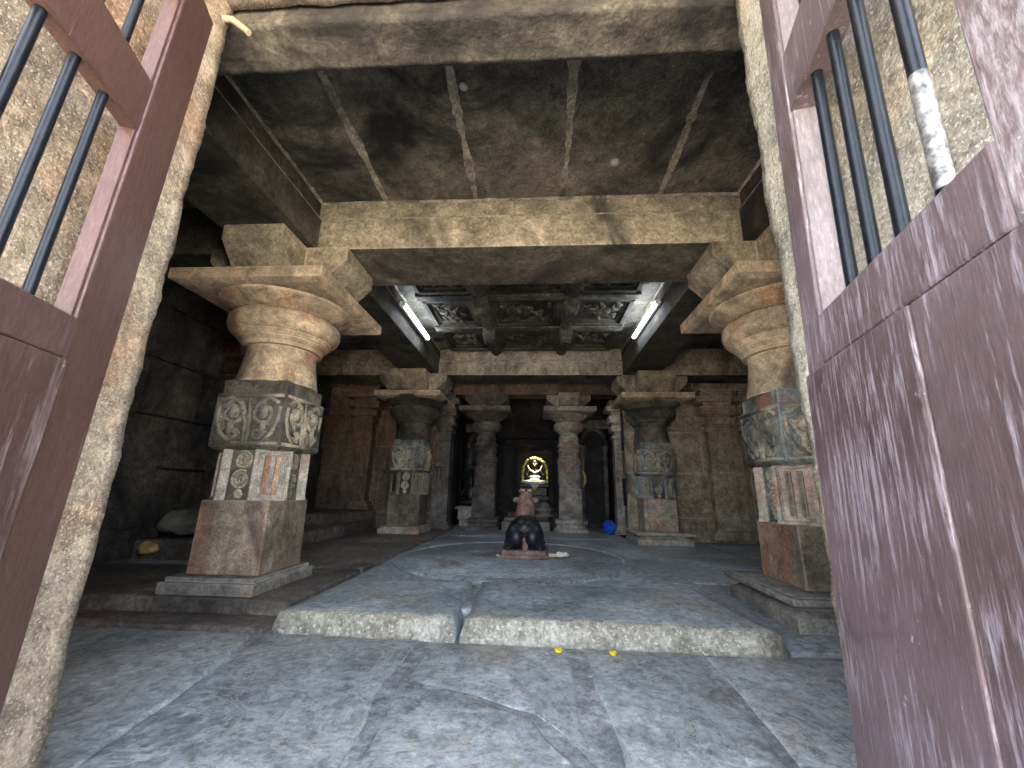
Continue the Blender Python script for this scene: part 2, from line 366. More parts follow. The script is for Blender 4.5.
front = [[(-7, .85), (-2.25, .85), (-2.15, 2.1), (-2.62, 4.05), (-7, 4.1)],
         [(-2.05, .85), (-.98, .85), (-.95, 2.3), (-1.06, 3.0), (-1.06, 4.1), (-2.5, 4.1)],
         [(-.84, .85), (.22, .85), (.30, 2.4), (-.02, 2.9), (-.96, 3.3), (-.86, 2.3)],
         [(-.96, 3.36), (-.0, 2.96), (.30, 2.5), (.26, 4.08), (-.96, 4.08)],
         [(.40, .85), (1.25, .85), (1.26, 2.4), (1.36, 4.02), (.42, 4.06), (.45, 2.4)],
         [(1.31, .85), (6.9, .85), (6.9, 4.0), (1.44, 4.0), (1.33, 2.4)]]
for i, p in enumerate(front): slab(fl, p, -.6, ZG + (.015, .01, 0, -.008, .006, 0)[i], .05, i * 3.1, mi=0)
inner = [[(-2.5, 5.75), (-.72, 5.85), (-.62, 8.2), (-2.5, 8.4)], [(-.68, 5.85), (2.1, 5.7), (2.3, 8.2), (-.58, 8.2)],
         [(2.2, 4.1), (6.9, 4.1), (6.9, 6.6), (2.36, 6.7)], [(2.36, 6.75), (6.9, 6.65), (6.9, 9.3), (2.4, 9.3)],
         [(-2.5, 8.45), (-.62, 8.25), (-.5, 11.2), (-2.5, 11.2)], [(-.57, 8.25), (2.3, 8.25), (2.4, 11.2), (-.45, 11.2)],
         [(2.4, 9.36), (4.5, 9.36), (4.4, 13.2), (2.4, 13.2)], [(4.55, 9.36), (6.9, 9.36), (6.9, 13.2), (4.45, 13.2)],
         [(-2.5, 11.26), (-.45, 11.26), (-.45, 14.6), (-2.5, 14.6)], [(-.4, 11.26), (2.35, 11.26), (2.35, 14.6), (-.4, 14.6)],
         [(-2.5, 14.65), (2.35, 14.65), (2.35, 18.9), (-2.5, 18.9)]]
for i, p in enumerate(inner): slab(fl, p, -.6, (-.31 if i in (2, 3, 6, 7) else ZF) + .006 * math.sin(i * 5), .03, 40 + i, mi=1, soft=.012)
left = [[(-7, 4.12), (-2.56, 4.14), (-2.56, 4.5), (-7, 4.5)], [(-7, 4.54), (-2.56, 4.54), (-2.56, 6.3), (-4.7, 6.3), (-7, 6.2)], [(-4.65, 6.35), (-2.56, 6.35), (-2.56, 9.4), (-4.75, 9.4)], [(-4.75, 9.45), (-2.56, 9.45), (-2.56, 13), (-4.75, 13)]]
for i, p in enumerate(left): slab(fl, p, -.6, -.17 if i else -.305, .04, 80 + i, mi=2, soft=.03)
struct(obj('floor', fl, ['floor', 'floor_in', 'floor_left', 'joint'], smooth=True))

# stepped ledges in the left aisle
lg = MB(); slab(lg, [(-6.74, 6.9), (-4.72, 6.9), (-4.82, 12.6), (-6.74, 12.6)], -.6, .08, .05, 5, soft=.04)
tag(obj('stone_ledge', lg, 'floor_left', smooth=True), 'long low stone ledge along the left aisle behind the big left pillar', 'ledge')
lg = MB(); slab(lg, [(-6.74, 10.2), (-5.15, 10.2), (-4.85, 12.6), (-6.74, 12.6)], .08, .34, .04, 9, soft=.04)
tag(obj('stone_platform', lg, 'floor_left', smooth=True), 'higher stone platform at the rear of the left aisle under the reddish pilaster', 'platform')

# raised threshold slabs with worn edges, front faces coloured lighter as if lit
def worn_slab(name, pts, z0, z1, label, seed):
    mb = MB(); P = wpoly(pts, .035, seed, 10); cx = sum(p[0] for p in P) / len(P); cy = sum(p[1] for p in P) / len(P)
    def ins(d, up):
        r = []
        for x, y in P:
            v = Vector((cx - x, cy - y)); L = max(v.length, .01); r.append((x + v.x / L * d, y + v.y / L * d, up))
        return r
    o = len(mb.f)
    mb.rings([ins(0, z0), ins(.0, z0 + (z1 - z0) * .55), ins(.05, z1 - .022), ins(.13, z1 - .006), ins(.2, z1)], mi=0)
    ob = obj(name, mb, ['slab_edge', 'riser'], smooth='all')
    for p in ob.data.polygons:
        if p.center.y < pts[0][1] + .16 and p.center.z < z1 - .010 and p.normal.y < -.1: p.material_index = 1
    return tag(ob, label, 'slab')
worn_slab('threshold_slab', [(-2.48, 4.12), (-.735, 4.10), (-.80, 5.72), (-2.44, 5.72)], -.5, -.15,
          'worn blue-grey raised floor slab, the narrower left one with a pale front edge', 3)
worn_slab('threshold_slab', [(-.69, 4.10), (2.14, 4.02), (2.02, 5.66), (-.74, 5.72)], -.5, -.15,
          'worn blue-grey raised floor slab, the wide right one with a bright front edge behind the petals', 8)
# round disc under the bull
dc = MB(); rr = 2.14
dc.lathe([(rr, -.3), (rr, ZF + .018), (rr - .05, ZF + .04), (rr - .16, ZF + .045), (rr - .18, ZF + .025), (rr - .24, ZF + .025), (rr - .26, ZF + .04), (0.01, ZF + .04)], 72)
tag(obj('stone_disc', dc, 'floor_in', loc=(-.42, 7.98, 0), smooth=True), 'large round stone disc with a grooved rim set in the hall floor', 'disc')

# ceilings
cl = MB(); cl.ab((-7.2, .9, ZC), (7, 19, ZC + .5))
cg = obj('ceiling', cl, 'ceiling'); struct(cg)
xs = [-2.15, -.86, .37, 1.70]
for k, x in enumerate(xs):
    mb = MB(); n = 90; L = []; Rr = []
    for i in range(n + 1):
        y = 1.9 + (4.95 - 1.9) * i / n; wd = .042 + .03 * noise.noise(Vector((x, y * 2.2, 1))) + .024 * noise.noise(Vector((x, y * 11, 4)))
        xo = x + .03 * noise.noise(Vector((x, y, 7))); L.append((xo - wd, y)); Rr.append((xo + wd, y))
    mb.prism(L + Rr[::-1], ZC - .012, ZC + .02)
    o = obj('mortar_joint', mb, 'mortar', parent=cg)

# walls
def masonry(u0, u1, z0, z1, rows, cols, depth, place, seed, gap=.018, prot=.05):
    """blocks in courses; place(u0,u1,z0,z1,proud)->adds a box"""
    rnd = random.Random(seed); z = z0
    hs = [rnd.uniform(.8, 1.25) for _ in range(rows)]; tot = sum(hs)
    for h in hs:
        hh = h / tot * (z1 - z0); ws = [rnd.uniform(.7, 1.4) for _ in range(cols)]; tw = sum(ws); u = u0
        for ww in ws:
            w_ = ww / tw * (u1 - u0); place(u + gap, u + w_ - gap, z + gap, z + hh - gap, rnd.uniform(0, prot)); u += w_
        z += hh
def wall(name, axis, pos, sign, u0, u1, z0, z1, rows, cols, mat, seed, thick=.4, prot=.05):
    mb = MB()
    def place(a, b, c, d, p):
        q = pos + sign * p
        if axis == 'x': mb.ab((q, a, c), (pos - sign * thick, b, d))
        else: mb.ab((a, q, c), (b, pos - sign * thick, d))
    masonry(u0, u1, z0, z1, rows, cols, .3, place, seed, prot=prot)
    if axis == 'x': mb.ab((pos - sign * .03, u0, z0), (pos - sign * (thick - .05), u1, z1))
    else: mb.ab((u0, pos - sign * .03, z0), (u1, pos - sign * (thick - .05), z1))
    return struct(obj(name, mb, mat, bevel=.015))
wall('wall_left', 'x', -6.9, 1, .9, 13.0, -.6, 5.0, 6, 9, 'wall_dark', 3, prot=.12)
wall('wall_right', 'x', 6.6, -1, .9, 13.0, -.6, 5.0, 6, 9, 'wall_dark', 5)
wall('wall_back_left', 'y', 12.75, -1, -7.2, -2.75, -.6, 5.0, 6, 4, 'wall_red', 8, prot=.04)
wall('wall_back_right', 'y', 12.1, -1, 2.6, 6.9, -.6, 5.0, 5, 4, 'wall_tan', 14, prot=.05)
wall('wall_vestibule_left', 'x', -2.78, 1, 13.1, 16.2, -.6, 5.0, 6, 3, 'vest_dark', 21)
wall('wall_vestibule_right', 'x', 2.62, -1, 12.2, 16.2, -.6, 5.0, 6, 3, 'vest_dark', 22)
# rear wall with shrine doorway
mb = MB()
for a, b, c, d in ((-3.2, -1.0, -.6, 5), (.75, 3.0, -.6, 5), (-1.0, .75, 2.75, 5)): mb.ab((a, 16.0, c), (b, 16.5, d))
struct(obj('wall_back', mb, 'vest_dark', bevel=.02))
mb = MB()
mb.ab((-2.2, 16.45, -.6), (-1.7, 19, 5)); mb.ab((1.5, 16.45, -.6), (2.0, 19, 5)); mb.ab((-2.2, 19, -.6), (2, 19.4, 5))
struct(obj('wall_shrine', mb, 'black_stone'))
# front wall around the big doorway
mb = MB()
mb.ab((-7.2, .9, -.6), (-2.75, 1.9, 5.3)); mb.ab((2.0, .9, -.6), (7, 1.9, 5.3)); mb.ab((-2.8, .9, 4.55), (2.05, 1.9, 5.3)); mb.ab((-2.8, 1.9, 4.45), (1.9, 2.2, 5.3))
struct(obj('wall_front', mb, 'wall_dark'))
def jamb(name, a, b, mat, seed, n=(6, 26, 150), amt=.013):
    m = gridbox(a, b, n); roughen(m, amt, 3.0, seed); roughen(m, amt * .5, 12, seed + 5); roughen(m, amt * .35, 30, seed + 9)
    return struct(obj(name, m, mat, smooth='all'))
jamb('trim_1', (-2.85, .55, -.5), (-2.045, 1.9, 4.6), 'jamb', 1)
jamb('trim_2', (1.215, .55, -.5), (2.1, 1.9, 4.6), 'jamb_r', 4)
jamb('trim_3', (-2.08, .55, 4.085), (1.24, 1.89, 4.6), 'jamb', 7, n=(120, 22, 10))
jamb('trim_4', (-2.7, 1.915, 3.97), (1.8, 2.23, 4.5), 'lintel', 9, n=(100, 10, 8), amt=.005)
# sill and court
mb = MB(); mb.ab((-2.9, -.2, -.7), (2.1, .86, ZG - .02)); struct(obj('floor_sill', mb, 'floor', bevel=.03))
mb = MB(); mb.ab((-26, -30, -1.0), (26, -.22, -.55)); struct(obj('floor_courtyard', mb, 'ground'))

# ------------------------------------------------------------------ beams
def beam_profile(c, h, z0=4.2, z1=4.68, z2=ZC, back=True):
    return [(c - h, z0), (c + h, z0), (c + h, z1), (c + h - .05, z1 + .012), (c + h - .05, z2 + .02), (c - h + .05, z2 + .02), (c - h + .05, z1 + .012), (c - h, z1)]
def beam(axis, c, h, a, b, mat, label, z0=4.2, name='stone_beam', z1=4.68, z2=ZC, lines=()):
    m = MB(); m.extr(beam_profile(c, h, z0, z1, z2), axis, a, b)
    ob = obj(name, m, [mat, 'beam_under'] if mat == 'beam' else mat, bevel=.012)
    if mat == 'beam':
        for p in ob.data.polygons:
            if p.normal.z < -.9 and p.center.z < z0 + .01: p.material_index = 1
    if lines:
        m = MB()
        for sgn in lines:
            for zz_, dd, rr_ in ((z1 + .010, .020, .018), (z2 - .014, .045, .026)):
                n = 40; P = [(a + (b - a) * i / n, c + sgn * (h - dd), zz_ + .01 * noise.noise(Vector((i * .7, zz_, c)))) for i in range(n + 1)]
                if axis == 'y': P = [(q[1], q[0], q[2]) for q in P]
                m.tube(P, [rr_ * (.8 + .8 * abs(noise.noise(Vector((i * .9, c, zz_ * 5))))) for i in range(n + 1)], 6)
        obj('mortar_line', m, 'mortar', ob)
    return tag(ob, label, 'beam', 'stone ceiling beams')
xbl0, xbl1, xbr0, xbr1 = -4.15, -3.05, 2.66, 3.72
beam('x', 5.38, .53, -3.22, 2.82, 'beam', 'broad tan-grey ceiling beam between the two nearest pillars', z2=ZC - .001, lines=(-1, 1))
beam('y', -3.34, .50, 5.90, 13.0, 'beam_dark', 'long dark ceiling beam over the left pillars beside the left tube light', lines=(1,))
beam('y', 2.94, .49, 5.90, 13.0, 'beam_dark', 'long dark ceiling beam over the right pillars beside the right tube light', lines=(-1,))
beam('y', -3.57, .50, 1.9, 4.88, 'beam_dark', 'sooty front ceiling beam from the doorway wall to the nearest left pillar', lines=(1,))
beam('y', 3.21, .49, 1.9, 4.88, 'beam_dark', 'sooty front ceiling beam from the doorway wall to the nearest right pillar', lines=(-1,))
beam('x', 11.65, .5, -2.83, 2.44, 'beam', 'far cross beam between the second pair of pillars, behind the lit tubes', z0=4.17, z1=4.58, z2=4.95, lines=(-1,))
beam('x', 13.3, .35, -3.1, 2.6, 'wall_red', 'reddish streaked beam above the two shrine-front pillars', z0=4.02, z1=4.38, z2=4.9)
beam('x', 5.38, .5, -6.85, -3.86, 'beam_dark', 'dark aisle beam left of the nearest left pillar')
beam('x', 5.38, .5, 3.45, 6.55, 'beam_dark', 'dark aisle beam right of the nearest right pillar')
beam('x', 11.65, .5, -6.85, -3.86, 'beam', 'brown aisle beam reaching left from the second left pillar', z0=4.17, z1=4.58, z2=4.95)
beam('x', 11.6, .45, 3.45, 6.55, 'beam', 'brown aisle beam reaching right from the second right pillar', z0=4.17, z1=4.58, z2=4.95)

# ------------------------------------------------------------------ pillars
def spiral(cx, cz, r0, turns, ph=0, dirn=1, n=44, rmin=.012):
    return [(cx + (r0 - (r0 - rmin) * i / n) * math.cos(ph + dirn * 2 * math.pi * turns * i / n), cz + (r0 - (r0 - rmin) * i / n) * math.sin(ph + dirn * 2 * math.pi * turns * i / n)) for i in range(n + 1)]
def on_face(pts, k, dist):
    """pts (u,z) laid on one of four faces of a square shaft, k = 0 front(-y) 1 right(+x) 2 back 3 left"""
    out = []
    for u, z in pts:
        p = Vector((u, -dist, z)); p = Matrix.Rotation(k * math.pi / 2, 3, 'Z') @ p; out.append(p)
    return out
def carved_motifs(z0, z1, hw, seed, fine=False):
    """curling scroll work for a broad square block face"""
    rnd = random.Random(seed); P = []; H = z1 - z0; zc = (z0 + z1) / 2
    for s in (-1, 1):
        cx = s * hw * .46
        P.append((spiral(cx, zc + H * .12, hw * .36, 1.9, math.pi * (.5 if s > 0 else .5), s), .021))
        P.append(([(cx - s * hw * .42, z0 + H * .08), (cx - s * hw * .38, zc - H * .05), (cx - s * hw * .2, z1 - H * .16), (cx + s * hw * .12, z1 - H * .07), (cx + s * hw * .4, z1 - H * .18)], .019))
        P.append(([(cx + s * hw * .46, z1 - H * .25), (cx + s * hw * .45, zc), (cx + s * hw * .30, z0 + H * .25), (cx + s * hw * .02, z0 + H * .1)], .019))
        P.append((spiral(cx - s * hw * .1, z0 + H * .22, hw * .16, 1.5, 0, -s), .016))
        P.append(([(cx + s * .02, zc - H * .02), (cx, zc - H * .16), (cx + s * .05, zc - H * .26)], .03))
        P.append(([(cx - .04, zc + H * .06), (cx, zc + H * .16), (cx + .03, zc + H * .24)], .036))
        for q in range(4):
            a = rnd.uniform(-.4, .4) * hw; b = rnd.uniform(.1, .9) * H
            P.append((spiral(cx + a, z0 + b, hw * .10, 1.1, rnd.uniform(0, 6), s, 16), .012))
    P.append(([(-hw * .98, z0 + .03), (hw * .98, z0 + .03)], .016)); P.append(([(-hw * .98, z1 - .02), (hw * .98, z1 - .02)], .016))
    P.append(([(-.0, z0 + .05), (.02, zc), (-.01, z1 - .05)], .014))
    return P
def oct_poly(hw, c): return [(-hw + c, -hw), (hw - c, -hw), (hw, -hw + c), (hw, hw - c), (hw - c, hw), (-hw + c, hw), (-hw, hw - c), (-hw, -hw + c)]

def pillar(label, x, y, zf, mats, plinth='slab', bw=.86, zb=0.0, seed=0, aw=.98, arm=(.42, .46), armlen=.98, zbr=4.2, faces=(0, 1, 2, 3), ab_z=(3.46, 3.60), dish=1.0, zz=(.82, 1.43, 2.30)):
    t = thing('carved_pillar', label, 'pillar', (x, y, zf), 0, 'carved square pillars of the hall'); o_ = -zf
    ZR = [0, .82, 1.43, 2.30, 3.46, 9]; ZT = [0, *zz, 3.46, 9]
    def L(z):
        for k in range(5):
            if z <= ZR[k + 1] or k == 4: return ZT[k] + (z - ZR[k]) / (ZR[k + 1] - ZR[k]) * (ZT[k + 1] - ZT[k]) + o_
    h = bw / 2
    m = MB()
    if plinth == 'slab':
        m.prism(wpoly([(-h - .14, -h - .20), (h + .10, -h - .20), (h + .12, h + .12), (-h - .14, h + .12)], .03, seed + 1), 0, L(zb - .045))
        m.prism(wpoly([(-h - .10, -h - .15), (h + .06, -h - .15), (h + .08, h + .09), (-h - .10, h + .09)], .02, seed + 2), L(zb - .05), L(zb))
    else:
        e = plinth; H = L(zb)
        def sq(q, z): return [(-q, -q, z), (q, -q, z), (q, q, z), (-q, q, z)]
        m.rings([sq(h + e, 0), sq(h + e, H * .42), sq(h + e - .05, H * .5), sq(h + e - .11, H * .62), sq(h + e - .04, H * .74), sq(h + e - .04, H * .97), sq(h + e - .07, H)])
        if e > .25: m.rings([sq(h + e + .02, H * .75), sq(h + e + .035, H * .80), sq(h + e + .035, H * .93), sq(h + e + .01, H * .96)])
    obj('plinth', m, mats.get('plinth', 'base'), t, bevel=.014)
    m = MB(); m.box((0, 0, (L(zb) + L(.82)) / 2), (bw, bw, L(.82) - L(zb)), top=(.985, .985)); obj('lower_block', m, mats['low'], t, bevel=.018)
    m = MB(); m.prism(oct_poly(.395, .21), L(.80), L(1.45)); obj('middle_shaft', m, mats['mid'], t, bevel=.01)
    # scroll medallions on the four narrow faces
    m = MB()
    for k in faces:
        for j, cz in enumerate((.90, 1.06, 1.29)):
            P = spiral(.0, cz, (.045, .115, .11)[j], 2.6, k + j, 1 if j % 2 else -1, 40)
            m.tube(on_face([(u, L(z)) for u, z in P], k, .395), .019, 6)
        for sx in (-.165, .165): m.tube(on_face([(sx, L(.84)), (sx, L(1.42))], k, .395), .013, 6)
    obj('scroll_medallions', m, mats.get('relief', 'carved_hi'), t, smooth='all')
    # corner niches
    for k in range(4):
        a = math.pi / 4 + k * math.pi / 2 - math.pi / 2
        rz = a + math.pi / 2
        Rm = Matrix.Rotation(rz, 3, 'Z')
        def put(mm, cx, dy, cz, dx, dd, dz, mi=0): c = Rm @ Vector((cx, -dy, L(cz))); mm.box(c, (dx, dd, dz * (zz[1] - zz[0]) / .61 if dz > .2 else dz), rz=rz, mi=mi)
        d0 = .41
        mm = MB()
        put(mm, 0, d0 + .01, 1.115, .40, .05, .60)
        for sx in (-1, 1):
            put(mm, sx * .185, d0 + .055, 1.115, .045, .06, .60)
            put(mm, sx * .155, d0 + .035, 1.115, .02, .04, .52)
        put(mm, 0, d0 + .055, 1.40, .41, .06, .035); put(mm, 0, d0 + .055, .835, .43, .075, .04)
        put(mm, 0, d0 + .035, 1.37, .33, .04, .03); put(mm, 0, d0 + .035, .87, .33, .04, .03)
        n_ = obj('niche', mm, mats.get('niche', 'niche'), t, bevel=.006, bseg=1)
        mm = MB()
        for sx in (-.055, .06): put(mm, sx, d0 + .05, 1.12, .065, .035, .46)
        obj('niche_panel', mm, mats.get('niche_in', 'niche_red'), n_, bevel=.006, bseg=1)
    m = MB(); hb = .455
    m.rings([[(sx * q, sy * q, L(z)) for sx, sy in ((-1, -1), (1, -1), (1, 1), (-1, 1))] for q, z in ((.40, 1.41), (hb, 1.455), (hb, 2.12), (.42, 2.13), (.42, 2.30))])
    cb = obj('carved_block', m, mats['carved'], t, bevel=.012)
    m = MB()
    for k in faces:
        for P, r in carved_motifs(1.46, 2.11, hb * .95, seed * 7 + k):
            m.tube(on_face([(u, L(z)) for u, z in P], k, hb), r * 1.45, 6)
    obj('carved_relief', m, mats.get('relief', 'carved_hi'), cb, smooth='all')
    # turned neck, rings, cushion and dish
    m = MB()
    m.lathe([(r, L(z)) for r, z in ((.50, 2.29), (.50, 2.32), (.475, 2.45), (.45, 2.6), (.435, 2.74), (.435, 2.79), (.50, 2.80), (.505, 2.84), (.52, 2.85), (.555, 2.90), (.55, 2.91), (.575, 2.915), (.60, 2.97),
             (.645, 2.985), (.69, 3.03), (.715, 3.10), (.71, 3.18), (.67, 3.235), (.60, 3.26))], 48)
    obj('neck', m, mats['top'], t, smooth=True)
    m = MB()
    m.lathe([(r * dish, L(z)) for r, z in ((.60, 3.255), (.64, 3.28), (.75, 3.33), (.82, 3.38), (.845, 3.40), (.85, 3.425), (.885, 3.43), (.905, 3.45), (.93, 3.45), (.95, 3.475), (.93, 3.50))], 56)
    obj('dish', m, mats['top'], t, smooth=True)
    a0, a1 = ab_z
    m = MB(); q = aw
    m.rings([[(sx * p, sy * p, L(z)) for sx, sy in ((-1, -1), (1, -1), (1, 1), (-1, 1))] for p, z in ((q - .10, a0 - .035), (q, a0), (q, a1))])
    obj('abacus', m, mats['abacus'], t, bevel=.014)
    # cross-shaped bracket
    m = MB(); L0, L1_ = a1, zbr
    for ax in (0, 1):
        hw = arm[ax]; al = armlen; bl = .60
        pr = [(-bl, L(L0)), (bl, L(L0)), (al, L(L1_ - .20)), (al, L(L1_)), (-al, L(L1_)), (-al, L(L1_ - .20))]
        for sgn in (1,):
            if ax == 0: m.rings([[(-hw, u, z) for u, z in pr], [(hw, u, z) for u, z in pr]])
            else: m.rings([[(u, -hw, z) for u, z in pr], [(u, hw, z) for u, z in pr]])
    obj('bracket', m, mats['bracket'], t, bevel=.02)
    return t
near = dict(plinth='base', low='pillar', mid='carved', carved='carved', top='pillar_top', abacus='pillar_top', bracket='beam')
pillar('nearest left pillar, thick carved stone with a broad square capital slab', XL + .03, Y1 - .05, -.17, near, seed=1, arm=(.40, .45))
nearr = dict(near, niche_in='pillar', low='pillar', mid='pillar_blue', carved='pillar_blue')
pillar('nearest right pillar, carved stone on a moulded plinth, half hidden by the door jamb', XR + .12, Y1 - .02, -.31, nearr, plinth=.30, zb=.02, seed=2, arm=(.42, .45), aw=.96, zz=(.67, 1.34, 2.22))
r2 = dict(plinth='niche', low='low_pale', mid='pillar_blue', carved='pillar_blue', niche='pillar_blue', niche_in='carved_hi', top='carved', abacus='pillar_top', bracket='beam')
l2 = dict(r2, low='carved', niche='carved', mid='carved', top='wall_dark', niche_in='carved')
pillar('second left pillar, dark sooty carved stone before the reddish back wall', XL + .05, Y2, -.17, l2, seed=3, aw=.92, arm=(.50, .5), faces=(0, 1))
pillar('second right pillar, grey-green carved stone standing beside the blue bundle', XR + .12, Y2 + .2, -.31, r2, plinth=.27, zb=.0, seed=4, aw=.96, arm=(.50, .5), faces=(0, 3))

def turned_pillar(label, x, y, zf, mat, sc_=1.0, ab=.82, zt=3.56, plinth=.52, name='turned_pillar'):
    t = thing(name, label, 'pillar', (x, y, zf), 0, 'turned pillars before the shrine'); L = lambda z: z - zf
    m = MB()
    def sq(q, z): return [(-q, -q, L(z)), (q, -q, L(z)), (q, q, L(z)), (-q, q, L(z))]
    m.rings([sq(plinth, zf), sq(plinth, -.13), sq(plinth - .06, -.10), sq(plinth - .1, -.02), sq(plinth - .05, .02), sq(plinth - .05, .10), sq(plinth - .12, .15)])
    obj('plinth', m, mat, t, bevel=.015)
    m = MB(); m.box((0, 0, L(.58)), (.72 * sc_, .72 * sc_, .92), top=(.96, .96)); m.prism(oct_poly(.34 * sc_, .1), L(1.0), L(1.16)); obj('lower_block', m, mat, t, bevel=.02)
    pr = [(.33, 1.14), (.36, 1.2), (.37, 1.5), (.365, 1.8), (.39, 1.83), (.40, 1.88), (.37, 1.92), (.385, 1.96), (.37, 2.0), (.33, 2.03), (.33, 2.15), (.37, 2.18), (.37, 2.23), (.33, 2.26), (.34, 2.34), (.38, 2.37), (.38, 2.41), (.33, 2.45),
          (.31, 2.55), (.335, 2.57), (.335, 2.62), (.30, 2.66), (.30, 2.78), (.36, 2.82), (.42, 2.86), (.48, 2.93), (.495, 3.02), (.46, 3.10), (.38, 3.14)]
    m = MB(); m.lathe([(r * sc_, L(z)) for r, z in pr], 40); obj('shaft', m, mat, t, smooth=True)
    m = MB(); m.lathe([(r * sc_, L(z)) for r, z in ((.38, 3.13), (.46, 3.20), (.62, 3.30), (.70, 3.36), (.72, 3.40), (.70, 3.45))], 40); obj('dish', m, mat, t, smooth=True)
    m = MB(); m.rings([[(sx * p, sy * p, L(z)) for sx, sy in ((-1, -1), (1, -1), (1, 1), (-1, 1))] for p, z in ((ab - .12, 3.37), (ab, 3.42), (ab, zt))]); obj('abacus', m, mat, t, bevel=.015)
    m = MB()
    for ax in (0, 1):
        pr = [(-.36, L(zt)), (.36, L(zt)), (.72, L(zt + .30)), (.72, L(4.02)), (-.72, L(4.02)), (-.72, L(zt + .30))]; hw = .34
        m.rings([[(-hw, u, z) for u, z in pr], [(hw, u, z) for u, z in pr]] if ax == 0 else [[(u, -hw, z) for u, z in pr], [(u, hw, z) for u, z in pr]])
    obj('bracket', m, mat, t, bevel=.02)
    return t
turned_pillar('lathe-turned stone pillar right of the shrine door, its shaft pale and ringed', 1.06, Y3, ZF, 'vest_light')
turned_pillar('lathe-turned stone pillar left of the shrine door, darker and browner', -1.64, Y3, ZF, 'vest')

# flat wall pilasters
def pilaster(label, x, y, z0, w, d, mat, prof, name='wall_pilaster', rz=0, panel=True, cat='pilaster'):
    t = thing(name, label, cat, (x, y, z0), rz, 'wall pilasters')
    for nm, parts in prof.items():
        m = MB()
        for a, b, ww in parts: m.box((0, d * (0 if ww <= 1 else -.12 * (ww - 1)), (a + b) / 2 - z0), (w * ww, d * (1 + .5 * (ww - 1)), b - a))
        ob = obj(nm, m, mat, t, bevel=.03 if nm == 'capital' else .015)
        if nm == 'shaft' and panel:
            m = MB(); zc = (parts[0][0] + parts[-1][1]) / 2 - z0
            for sx in (-.22, 0, .22): m.box((sx * w, -d / 2 - .01, zc - .1), (w * .13, .05, .62))
            m.box((0, -d / 2 - .01, zc - .44), (w * .7, .05, .05)); m.box((0, -d / 2 - .01, zc + .24), (w * .7, .05, .05))
            obj('panel_strips', m, mat, ob, bevel=.01)
    return t
def pprof(zb, zt):
    H = zt - zb
    return dict(base=[(zb, zb + .14, 1.45), (zb + .14, zb + .24, 1.25)], shaft=[(zb + .24, zb + H * .70, 1.0)],
                capital=[(zb + H * .70, zb + H * .725, 1.25), (zb + H * .725, zb + H * .75, 1.0), (zb + H * .75, zb + H * .80, 1.4), (zb + H * .80, zb + H * .82, 1.1), (zb + H * .82, zb + H * .88, 1.6), (zb + H * .88, zb + H * .91, 1.3), (zb + H * .91, zb + H * .95, 2.0), (zb + H * .95, zt, 1.5)])
pilaster('reddish-brown wall pilaster with bulging capital seen between the two left pillars', -5.45, 12.55, .34, .62, .4, 'wall_red', pprof(.34, 4.1))
pilaster('plain dark pilaster right behind the second left pillar', -2.95, 12.95, ZF, .5, .5, 'vest', pprof(ZF, 4.0))
pilaster('grey-brown wall pilaster with dark bracketed capital, between the two right pillars', 5.2, 11.95, ZF, .62, .35, 'wall_tan', pprof(ZF, 3.9))
pilaster('narrow wall pilaster beside the big right pillar, farthest right on the back wall', 6.1, 11.95, ZF, .42, .35, 'wall_tan', pprof(ZF, 3.9))
pilaster('pale slim pilaster just left of the second right pillar, next to the blue bundle', 2.62, 12.8, ZF, .46, .4, 'vest_light', pprof(ZF, 3.75))
pilaster('dark pilaster against the left wall, beyond the heap of cloth', -6.75, 8.6, .08, .6, .4, 'wall_red', pprof(.08, 4.1), rz=R(90))

# dark side niches of the vestibule
def aedicule(label, x, y, w, zb, zt, mat):
    t = thing('arched_niche', label, 'niche', (x, y, zb)); H = zt - zb
    m = MB(); m.box((0, .18, H / 2), (w * .98, .1, H)); obj('back_slab', m, 'vest_dark', t)
    for s in (-1, 1):
        m = MB(); m.box((s * (w / 2 - .08), 0, H * .04), (.22, .3, H * .08)); m.lathe([(.08, H * .08), (.08, H * .6), (.10, H * .61), (.10, H * .64), (.07, H * .66), (.12, H * .72), (.14, H * .75)], 16, c=(s * (w / 2 - .08), 0, 0))
        obj('colonnette', m, mat, t, smooth=True)
    m = MB(); pts = [(-w / 2 - .02, 0, H * .75)]
    for i in range(13): a = math.pi * (1 - i / 12); pts.append((math.cos(a) * w * .48, 0, H * .75 + math.sin(a) * H * .16))
    pts.append((w / 2 + .02, 0, H * .75)); m.tube(pts, .07, 10); m.box((0, .08, H * .96), (w * 1.2, .3, H * .08))
    obj('arch', m, mat, t, smooth=True)
    return t
aedicule('dark arched niche with slim colonnettes, right of the shrine-front pillars', 1.98, 14.3, .95, ZF, 3.4, 'vest')
aedicule('dark arched niche behind the black figure, left of the shrine-front pillars', -2.1, 15.4, .95, ZF, 3.4, 'vest')

